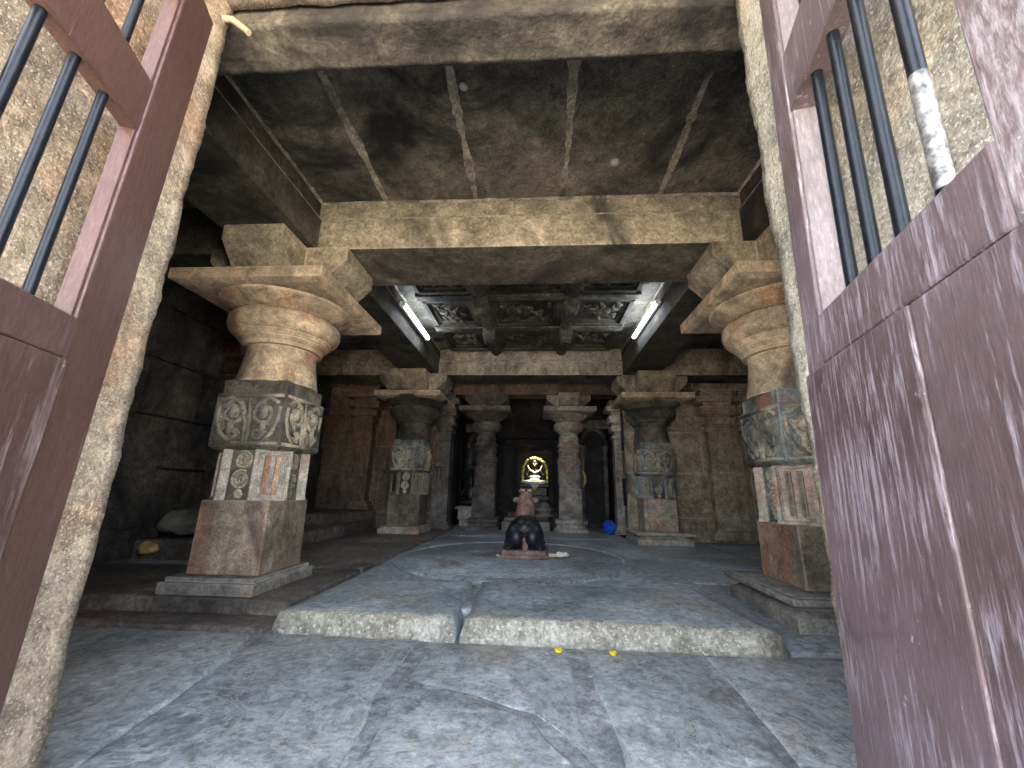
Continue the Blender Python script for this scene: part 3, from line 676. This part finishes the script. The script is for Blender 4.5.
# black figure on a pedestal
t = thing('guardian_statue', 'black stone figure on a grey block pedestal left of the shrine', 'statue', (-2.25, 14.35, ZF))
m = MB(); m.box((0, 0, .10), (.62, .6, .2)); m.box((0, 0, .38), (.72, .62, .34)); m.box((0, 0, .60), (.95, .7, .10), top=(.9, .9)); obj('pedestal', m, 'vest_light', t, bevel=.03)
m = MB()
m.ball((0, 0, .78), (.30, .22, .14)); m.ball((-.24, -.06, .76), (.18, .2, .09)); m.ball((.24, -.06, .76), (.18, .2, .09)); m.ball((0, .02, 1.02), (.19, .14, .26)); m.ball((0, .02, 1.18), (.24, .13, .12))
m.tube([(-.22, 0, 1.2), (-.34, -.02, 1.0), (-.22, -.14, .86)], .06); m.tube([(.22, 0, 1.2), (.34, -.02, 1.0), (.22, -.14, .86)], .06); m.ball((0, 0, 1.42), (.12, .12, .15)); m.lathe([(.13, 1.5), (.11, 1.6), (.05, 1.74), (.02, 1.78)], 16)
m.tube([(0, 0, 1.25), (0, 0, 1.4)], .07)
obj('figure', m, 'black_stone', t, remesh=.02)
m = MB(); m.tube([(-.38, .14, .66), (-.40, .14, 1.4), (-.28, .14, 1.8), (0, .14, 1.95), (.28, .14, 1.8), (.40, .14, 1.4), (.38, .14, .66)], .05); obj('back_arch', m, 'black_stone', t, smooth='all')

# shrine doorway frame
t = thing('shrine_door_frame', 'dark stepped stone door frame around the lit idol', 'door frame', (-.12, 15.9, ZF))
for k, (o_, dd) in enumerate(((0, .0), (.14, -.1), (.30, -.2))):
    m = MB()
    for s in (-1, 1): m.box((s * (.60 + o_ + .07), dd, 1.42), (.15 if k < 2 else .22, .3, 2.84 + o_ * .0))
    m.box((0, dd, 2.72 + o_ * .9), (1.2 + 2 * o_ + .3, .3, .16)); obj('frame_band', m, 'vest_dark', t, bevel=.02)
m = MB(); m.box((0, -.3, 3.18), (2.3, .6, .16), top=(.86, .8)); m.box((0, -.2, 3.34), (1.9, .4, .14)); obj('cornice', m, 'vest_dark', t, bevel=.03)
# steps before the shrine
mb = MB(); mb.ab((-1.05, 13.05, ZF), (.42, 14.2, .05)); mb.ab((-1.0, 13.4, .05), (.38, 14.6, .14))
tag(obj('stone_step', mb, 'vest_light', bevel=.03), 'low grey stone step between the two shrine-front pillars', 'step')
mb = MB(); mb.ab((-1.0, 15.2, ZF), (.75, 16.2, .22)); tag(obj('shrine_sill', mb, 'vest', bevel=.02), 'dark raised stone sill at the foot of the shrine door', 'sill')
# small lump and brass tray on the step
mb = MB(); mb.lathe([(.30, 0), (.30, .06), (.24, .08), (.24, .16), (.30, .2), (.30, .26), (.20, .27), (.17, .38), (.10, .46), (.02, .49)], 28)
tag(obj('small_shrine_stone', mb, 'vest_light', loc=(.28, 14.25, .14), smooth=True), 'small rounded grey shrine stone on the step behind the bull', 'stone')
mb = MB(); mb.lathe([(.17, 0), (.21, .04), (.20, .045), (.16, .012), (.01, .012)], 28)
tag(obj('offering_tray', mb, 'brass', loc=(.16, 13.3, .10), smooth=True), 'shallow brass offering tray on the front of the step', 'tray')

# ------------------------------------------------------------------ idol in the shrine
t = thing('seated_idol', 'dark seated idol with pale cloth and garland arch glowing in the shrine', 'statue', (-.05, 17.0, ZF))
m = MB(); m.box((0, .1, .1), (1.3, 1.0, .2)); m.box((0, .1, .5), (1.0, .8, .62)); m.box((0, .05, .9), (1.25, .95, .2)); m.box((0, .05, 1.15), (1.0, .8, .34)); m.box((0, 0, 1.37), (1.16, .9, .12))
obj('pedestal', m, 'black_stone', t, bevel=.03)
z0 = 1.43
m = MB()
m.ball((0, 0, z0 + .14), (.30, .24, .15)); m.ball((-.27, -.08, z0 + .10), (.2, .2, .10)); m.ball((.27, -.08, z0 + .10), (.2, .2, .10)); m.ball((0, .02, z0 + .38), (.19, .14, .26)); m.ball((0, .02, z0 + .52), (.25, .13, .11))
m.tube([(-.23, 0, z0 + .54), (-.34, -.04, z0 + .36), (-.26, -.18, z0 + .24)], .055); m.tube([(.23, 0, z0 + .54), (.34, -.04, z0 + .36), (.26, -.18, z0 + .24)], .055)
m.tube([(0, 0, z0 + .55), (0, 0, z0 + .7)], .07); m.ball((0, -.01, z0 + .76), (.13, .13, .16))
m.lathe([(.14, z0 + .84), (.15, z0 + .88), (.12, z0 + .95), (.04, z0 + 1.03)], 16)
obj('figure', m, 'black_stone', t, remesh=.02)
def garland(path, n, r, mats, jitter=.02, seed=0):
    rnd = random.Random(seed); m = MB(); pts = [Vector(p) for p in path]
    seg = [(pts[i + 1] - pts[i]).length for i in range(len(pts) - 1)]; T = sum(seg)
    for k in range(n):
        d = T * (k + .5) / n; i = 0
        while i < len(seg) - 1 and d > seg[i]: d -= seg[i]; i += 1
        p = pts[i].lerp(pts[i + 1], min(1, d / seg[i])) + Vector([rnd.uniform(-jitter, jitter) for _ in range(3)])
        m.ball(p, r * rnd.uniform(.8, 1.25), 7, 5, mi=rnd.choice(mats))
    return m
ar = [(-.52, -.1, z0 + .05), (-.50, -.1, z0 + .45), (-.44, -.1, z0 + .75), (-.30, -.1, z0 + .95), (-.12, -.1, z0 + 1.04), (.12, -.1, z0 + 1.04), (.30, -.1, z0 + .95), (.44, -.1, z0 + .75), (.50, -.1, z0 + .45), (.52, -.1, z0 + .05)]
m = garland(ar, 120, .038, [0, 0, 1, 2], .03, 1); obj('garland_arch', m, ['green', 'yellow', 'cream'], t, smooth='all')
m = garland([(-.3, -.16, z0 + .75), (-.2, -.22, z0 + .55), (0, -.24, z0 + .46), (.2, -.22, z0 + .55), (.3, -.16, z0 + .75)], 34, .032, [0, 1], .012, 2); obj('neck_garland', m, ['cream', 'goldcloth'], t, smooth='all')
m = MB(); m.ball((0, -.18, z0 + .30), (.24, .1, .07)); m.ball((-.3, -.2, z0 + .08), (.2, .14, .09)); m.ball((.3, -.2, z0 + .08), (.2, .14, .09)); m.ball((0, -.24, z0 + .14), (.22, .1, .12))
m.rings([[(-.24, -.36, z0 + .1), (.24, -.36, z0 + .1), (.24, -.32, z0 + .1), (-.24, -.32, z0 + .1)], [(-.13, -.50, z0 - .08), (.13, -.50, z0 - .08), (.13, -.47, z0 - .08), (-.13, -.47, z0 - .08)], [(-.02, -.5, z0 - .22), (.02, -.5, z0 - .22), (.02, -.47, z0 - .22), (-.02, -.47, z0 - .22)]])
m.box((0, -.3, z0 + .05), (.5, .3, .08))
obj('white_drape', m, 'cloth', t, smooth=True)
m = MB(); m.tube([(-.10, -.12, z0 + .84), (-.04, -.15, z0 + .80), (0, -.155, z0 + .72), (.04, -.15, z0 + .80), (.10, -.12, z0 + .84)], .016)
obj('face_ornament', m, 'brass', t, smooth='all')
tag(obj('hanging_flower', garland([(0, 0, 0), (.02, 0, .1)], 8, .03, [0], .03, 4), 'yellow', loc=(.0, 16.42, .98), smooth='all'), 'small yellow flower cluster stuck on the dark pedestal below the idol', 'flower')
lamp = bpy.data.objects.new('idol_lamp', bpy.data.lights.new('idol_lamp', 'SPOT')); C.objects.link(lamp)
lamp.data.energy = 38; lamp.data.spot_size = R(42); lamp.data.spot_blend = .5; lamp.data.shadow_soft_size = .08; lamp.data.color = (1, .97, .85)
lamp.location = (.0, 16.55, 2.84); lamp.rotation_euler = (Vector((-.05, 17.0, 1.65)) - Vector((0, 16.55, 2.84))).to_track_quat('-Z', 'Y').to_euler()
tl = thing('shrine_lamp', 'small lamp hidden above the shrine door shining on the idol', 'lamp', (0, 16.55, 2.9))
m = MB(); m.lathe([(.02, .05), (.07, .04), (.09, -.04), (.08, -.04), (.06, .02), (.01, .02)], 16); obj('lamp_shade', m, 'housing', tl, smooth=True)
m = MB(); m.ab((-.02, -.02, .04), (.02, .30, .08)); obj('rod', m, 'iron', tl)

# ------------------------------------------------------------------ bull statue seen from behind
BX, BY = -.21, 7.95; bz = ZF + .042
t = thing('bull_statue', 'recumbent stone bull seen from behind, black oiled rump, bare reddish neck and head', 'statue', (BX, BY, bz))
m = MB(); m.prism(wpoly([(-.43, -.33), (.43, -.35), (.46, 1.0), (-.44, 1.0)], .05, 2), 0, .06); m.prism(wpoly([(-.40, -.26), (.38, -.28), (.40, .95), (-.4, .95)], .03, 5), .05, .13); obj('base', m, 'pinkstone', t, bevel=.02)
m = MB()
m.ball((0, .34, .40), (.31, .50, .31), 22, 14); m.ball((-.15, .02, .33), (.215, .28, .245), 20, 12); m.ball((.15, .02, .33), (.215, .28, .245), 20, 12)
m.ball((-.2, .1, .22), (.19, .28, .14), 18, 10); m.ball((.2, .1, .22), (.19, .28, .14), 18, 10); m.ball((0, .02, .50), (.20, .22, .17), 18, 10)
m.ball((0, .62, .52), (.24, .26, .22), 18, 10); m.ball((0, .22, .40), (.335, .38, .285), 22, 14)
m.tube([(-.2, .75, .25), (-.3, .9, .17), (-.2, 1.0, .15)], .07); m.tube([(.2, .75, .25), (.3, .9, .17), (.2, 1.0, .15)], .07)
m.tube([(-.30, .1, .2), (-.34, -.1, .15), (-.26, -.24, .14)], .06); m.tube([(.30, .1, .2), (.34, -.1, .15), (.26, -.24, .14)], .06)
obj('body', m, 'oiled', t, remesh=.014)
m = MB(); m.tube([(0, -.24, .34), (0, -.28, .28), (.01, -.29, .20)], [.03, .035, .05]); m.ball((.02, -.29, .19), (.06, .045, .09)); obj('tail', m, 'pinkstone', t, remesh=.012)
m = MB()
m.ball((0, .52, .72), (.19, .24, .20), 18, 12); m.tube([(0, .55, .66), (0, .68, .86), (0, .78, .98)], [.20, .175, .15], 16)
m.ball((0, .82, 1.0), (.15, .18, .14), 18, 12); m.ball((0, 1.0, .92), (.10, .14, .09), 14, 9)
m.ball((-.085, .70, .90), (.07, .1, .15)); m.ball((.085, .70, .90), (.07, .1, .15)); m.ball((0, .42, .72), (.12, .10, .16))
obj('head', m, 'pinkstone', t, remesh=.014)
for s in (-1, 1):
    m = MB(); m.ball((s * .195, .80, .97), (.075, .035, .055), rot=None); obj('ear', m, 'pinkstone', t, smooth='all')
    m = MB(); m.tube([(s * .09, .80, 1.1), (s * .12, .78, 1.15), (s * .10, .77, 1.20)], [.035, .028, .015]); obj('horn', m, 'pinkstone', t, smooth='all')
def flowers(name, label, loc, mat, n, r, sp, group=None):
    rnd = random.Random(name + str(loc)); m = MB()
    for k in range(n):
        a = rnd.uniform(0, 6.28); q = rnd.uniform(0, sp); c = (math.cos(a) * q, math.sin(a) * q * .7, r * .6)
        for p in range(6):
            b = p * math.pi / 3; m.ball((c[0] + math.cos(b) * r * .6, c[1] + math.sin(b) * r * .6, c[2] + rnd.uniform(0, .4) * r), (r * .5, r * .5, r * .42), 7, 5)
        m.ball((c[0], c[1], c[2] + r * .3), r * .4, 7, 5)
    return tag(obj(name, m, mat, loc=loc, smooth='all'), label, 'flower', group or 'flower offerings')
flowers('flower_cluster', 'yellow flowers laid on top of the bull head, left of the pair', (BX - .06, BY + .84, bz + 1.135), 'cream', 2, .035, .02)
flowers('flower_cluster', 'yellow flowers laid on top of the bull head, right of the pair', (BX + .06, BY + .86, bz + 1.135), 'cream', 2, .035, .02)
flowers('flower_cluster', 'cream flowers on the floor touching the right side of the bull statue base', (.28, 7.77, ZF + .055), 'cream', 6, .05, .06)
flowers('flower_heap', 'heap of white flowers on the floor right of the bull statue', (.47, 7.82, ZF + .055), 'white', 8, .065, .085)
flowers('flower_cluster', 'few white flowers on the floor left of the bull statue', (-.66, 7.72, ZF + .05), 'white', 3, .035, .04)
flowers('yellow_petal', 'yellow petal below the step edge, the left one of two', (.19, 3.92, ZG), 'yellow', 2, .032, .018)
flowers('yellow_petal', 'yellow petal below the step edge, the right one of two', (.655, 3.90, ZG), 'yellow', 2, .03, .018)
flowers('petal', 'tiny pale petal far left on the hall floor by the shrine', (-1.95, 11.2, ZF + .0), 'white', 1, .03, .01)

# blue bundle, gold strip
m = MB(); 
for (c, r) in (((0, 0, .17), (.17, .15, .17)), ((-.08, .03, .27), (.10, .1, .12)), ((.10, -.02, .22), (.10, .1, .13)), ((.05, .04, .33), (.07, .06, .1))): m.ball(c, r, 18, 12)
roughen(m, .05, 9, 3)
tag(obj('plastic_bag', m, 'blue', loc=(2.14, 12.55, ZF), remesh=.018), 'crumpled bright blue plastic bag on the floor left of the second right pillar', 'bag')
m = MB(); m.tube([(0, 0, 0), (.05, 0, -.15), (.06, 0, -.35), (.0, 0, -.52)], [.03, .045, .045, .02], 8)
tag(obj('hanging_cloth_strip', m, 'goldcloth', loc=(1.50, 13.35, 1.62), smooth='all'), 'short golden cloth strip hanging on the right shrine-front pillar', 'cloth')
# heap at left
m = MB()
rnd = random.Random(4)
for (c, r) in (((0, 0, .2), (.75, .5, .34)), ((.5, .2, .12), (.5, .4, .22)), ((-.5, -.2, .1), (.5, .4, .2)), ((.2, .1, .42), (.4, .3, .2))): m.ball(c, r, 26, 16)
roughen(m, .12, 2.4, 6); 
tag(obj('cloth_heap', m, 'greycloth', loc=(-5.75, 7.6, .21), remesh=.03), 'dim grey heap of cloth on the ledge by the left wall', 'heap')
m = MB(); m.ball((0, 0, .09), (.16, .12, .10)); roughen(m, .04, 9, 2); tag(obj('yellow_bundle', m, 'goldcloth', loc=(-6.3, 6.72, -.115), remesh=.02), 'small dull yellow bundle on the floor by the left wall', 'bundle')

# patches on the ceiling
m = MB(); m.lathe([(.06, 0), (.055, -.03), (.03, -.05), (.005, -.052)], 14); roughen(m, .012, 12)
tag(obj('mud_dab', m, 'chalk', loc=(.98, 4.27, ZC), smooth='all'), 'small pale mud dab stuck to the dark ceiling, right of centre', 'mud dab')
m = MB(); m.lathe([(.045, 0), (.035, -.02), (.005, -.03)], 14); roughen(m, .012, 12, 4)
tag(obj('mud_dab', m, 'chalk', loc=(-.75, 3.22, ZC), smooth='all'), 'tiny pale mud dab on the ceiling near the doorway lintel', 'mud dab')
# wooden peg in the top left corner of the doorway
m = MB(); m.tube([(-2.08, 1.86, 4.385), (-1.99, 1.86, 4.37), (-1.88, 1.88, 4.28)], [.022, .021, .020], 10)
for v_ in m.v: v_.z += -.42
tag(obj('wooden_peg', m, 'woodstick', smooth=True), 'short pale wooden peg sticking out at the top left corner of the doorway', 'peg')

# ------------------------------------------------------------------ carved ceiling of the central bay
xs_ = [(-2.45, -1.28), (-1.02, .58), (.84, 2.05)]; ys_ = [(6.15, 7.45), (7.75, 9.15), (9.42, 10.9)]
words_x = ['left', 'middle', 'right']; words_y = ['front', 'second', 'rear']
for j, (y0, y1) in enumerate(ys_):
    for i, (x0, x1) in enumerate(xs_):
        cx, cy = (x0 + x1) / 2, (y0 + y1) / 2; wx, wy = (x1 - x0) / 2, (y1 - y0) / 2
        t = thing('ceiling_panel', f'black carved ceiling panel, {words_x[i]} one of the {words_y[j]} row between the tubes', 'ceiling panel', (cx, cy, ZC - .08), 0, 'carved ceiling panels')
        m = MB(); m.ab((-wx, -wy, 0), (wx, wy, .09)); obj('panel_slab', m, 'beam_dark', t)
        m = MB()
        for q, hgt in ((0, -.10), (.10, -.05)):
            for a, b in (((-wx + q, -wy + q), (wx - q, -wy + q + .10)), ((-wx + q, wy - q - .10), (wx - q, wy - q)), ((-wx + q, -wy + q), (-wx + q + .10, wy - q)), ((wx - q - .10, -wy + q), (wx - q, wy - q))):
                m.ab((a[0], a[1], hgt), (b[0], b[1], .01))
        obj('panel_frame', m, 'beam_dark', t, bevel=.012)
        rnd = random.Random(i * 7 + j); m = MB()
        for q in range(int(16 * wx * wy / .4)):
            px, py = rnd.uniform(-wx + .26, wx - .26), rnd.uniform(-wy + .26, wy - .26)
            if rnd.random() < .5:
                P = spiral(px, py, rnd.uniform(.06, .13), 1.3, rnd.uniform(0, 6), rnd.choice((-1, 1)), 16); m.tube([(a, b, -.02 - .03 * k / 16) for k, (a, b) in enumerate(P)], .022, 6)
            else:
                an = rnd.uniform(0, 3); L_ = rnd.uniform(.08, .16)
                m.tube([(px - math.cos(an) * L_, py - math.sin(an) * L_, -.02), (px, py, -.07), (px + math.cos(an + .5) * L_, py + math.sin(an + .5) * L_, -.02)], [.02, .045, .02], 7)
                m.ball((px + .02, py + .03, -.07), rnd.uniform(.04, .06), 8, 6)
        obj('carved_relief', m, 'panel_relief' if j == 1 else 'beam_dark', t, smooth='all')
for i, x in enumerate((-1.15, .71)):
    t = thing('ceiling_rib', ('left' if i == 0 else 'right') + ' long black rib with hanging knobs across the carved ceiling', 'rib', (x, 5.9, ZC - .3))
    m = MB(); m.ab((-.13, .0, .08), (.13, 5.2, .31)); m.ab((-.07, .0, .03), (.07, 5.2, .09)); obj('rib_bar', m, 'beam_dark', t, bevel=.012)
    for y in (1.7, 3.4):
        m = MB(); m.rings([[(sx * p, y + sy * p, z) for sx, sy in ((-1, -1), (1, -1), (1, 1), (-1, 1))] for p, z in ((.15, .10), (.16, -.08), (.12, -.14), (.13, -.2), (.07, -.27))]); obj('pendant', m, 'beam_dark', t, bevel=.015)
for i, y in enumerate((7.6, 9.28)):
    m = MB(); m.ab((-2.5, y - .11, ZC - .2), (-1.30, y + .11, ZC + .01)); m.ab((-1.0, y - .11, ZC - .2), (.56, y + .11, ZC + .01)); m.ab((.86, y - .11, ZC - .2), (2.1, y + .11, ZC + .01))
    tag(obj('ceiling_rib', m, 'panel_relief', bevel=.012), ('front' if i == 0 else 'rear') + ' short cross rib between carved ceiling panels', 'rib')
# fluorescent tubes
for s, lab in ((-1, 'left'), (1, 'right')):
    x0 = -2.70 if s < 0 else 2.36
    t = thing('tube_light', f'lit white fluorescent tube along the {lab} beam of the central bay', 'lamp', (x0, 8.42, 4.62), 0, 'fluorescent tubes')
    m = MB(); m.ab((-s * -.08, -1.0, -.05), (-s * -.02, 1.0, .06)); obj('housing', m, 'housing', t, bevel=.01)
    m = MB(); m.tube([(0, -.93, 0), (0, .93, 0)], .042, 12); obj('tube', m, 'tube', t, smooth='all')
    for yy in (-.96, .96):
        m = MB(); m.box((s * .02, yy, 0), (.10, .06, .09)); obj('socket', m, 'housing', t, bevel=.01)

# ------------------------------------------------------------------ door leaves
def leaf(kind_name, label_side, hinge, az, tilt, side, cfg):
    """side +1: visible face towards local +x (left leaf); -1: visible face towards local -x"""
    e = bpy.data.objects.new(kind_name, None); C.objects.link(e); struct(e)
    e.location = (hinge[0], hinge[1], 1.75); e.rotation_euler = (0, tilt, -az)
    e.rotation_mode = 'XYZ'
    th = cfg['t']; s0, s1 = cfg['stile']; zb, zt = -.26, 3.45; W = cfg['w']; o_ = -1.75
    X = lambda a, b: ((-b, -a) if side > 0 else (a, b))       # depth range behind the face
    def bx(mm, d0, d1, y0, y1, z0, z1): xa, xb = X(d0, d1); mm.ab((xa, y0, z0 + o_), (xb, y1, z1 + o_))
    A = cfg['mat']; B = cfg['matlow']
    m = MB(); bx(m, 0, th, s1, s0, zb, zt); obj('stile', m, A, e, bevel=.008)
    m = MB(); bx(m, 0, th, -W, -W + .19, cfg['z_mid'][0] if side < 0 else zb, zt); obj('stile', m, cfg.get('top', A), e, bevel=.008)
    for z0, z1, mm_ in ((cfg['z_mid'][0], cfg['z_mid'][1], B), (*cfg['zr'], A), (3.27, zt, A)):
        m = MB(); bx(m, -.004 if z0 < 2 else .004, th, -W + .19, s1, z0, z1); obj('rail', m, mm_, e, bevel=.008)
    # lining of the opening seen past the stile, in a lit colour on the right
    m = MB(); bx(m, .012, th + cfg['lin'], s1 - .012, s1, cfg['z_mid'][1], cfg['zr'][0]); bx(m, .012, th + cfg['lin'], s1 - .012, s1, cfg['zr'][1], 3.27); obj('lining', m, cfg['liner'], e, bevel=.002, bseg=1)
    # planks
    ys = cfg['planks']
    for k in range(len(ys) - 1):
        m = MB(); bx(m, -.012 + .004 * (k % 2), th * .8, ys[k + 1] + .003, ys[k] - .003, zb, cfg['z_mid'][0] - .004); obj('plank', m, B, e, bevel=.006)
    for k, yb in enumerate(cfg['bars']):
        xa, xb = X(th * .5, th * .5); m = MB(); m.tube([(xa, yb, cfg['z_mid'][0] + .05 + o_), (xa, yb, 3.36 + o_)], cfg['br'], 16); b_ = obj('bar', m, 'iron', e, smooth=True)
        if cfg.get('worn') == k:
            m = MB(); m.tube([(xa, yb, 1.66 + o_), (xa, yb, 1.70 + o_), (xa, yb, 1.93 + o_), (xa, yb, 1.98 + o_)], [.0187, .0194, .0194, .0187], 16); obj('bare_patch', m, 'iron_worn', b_, smooth=True)
    return e
leaf('door_1', 'left', (-1.79, 1.5), R(-18.85), R(1.2), 1, dict(br=.0165, zr=(2.47, 2.73), t=.07, lin=.0, stile=(.05, -.19), w=1.5, z_mid=(1.44, 1.60), mat='door_l', matlow='door_l_low', liner='door_l',
     planks=[-.175, -.55, -.95, -1.5], bars=[-.36, -.51, -.66, -.81, -.96, -1.11]))
leaf('door_2', 'right', (1.038, 1.5), R(14.43), R(1.9), -1, dict(br=.0185, zr=(2.52, 2.81), t=.09, lin=.0, stile=(.055, -.10), w=1.08, z_mid=(1.44, 1.62), mat='door_r', top='door_r_top', matlow='door_r', liner='door_r_lit',
     planks=[.055, -.60, -1.08], bars=[-.26, -.40, -.54, -.70], worn=3))

# ------------------------------------------------------------------ scale everything to metres
done = set()
for o in list(bpy.data.objects):
    if o is cam: o.location = o.location * S; continue
    o.location = o.location * S
    if o.type == 'MESH' and o.data.name not in done:
        done.add(o.data.name); o.data.transform(Matrix.Scale(S, 4))
    if o.type == 'LIGHT' and o.data.type == 'AREA' and o.get('scale_size'):
        o.data.size *= S; o.data.size_y *= S; del o['scale_size']

sc.view_settings.view_transform = 'Standard'; sc.view_settings.look = 'None'; sc.view_settings.gamma = 1
sc.view_settings.use_curve_mapping = False; sc.view_settings.exposure = 2.75
sc.cycles.use_denoising = True
sc.cycles.max_bounces = 10; sc.cycles.diffuse_bounces = 7; sc.cycles.sample_clamp_indirect = 6
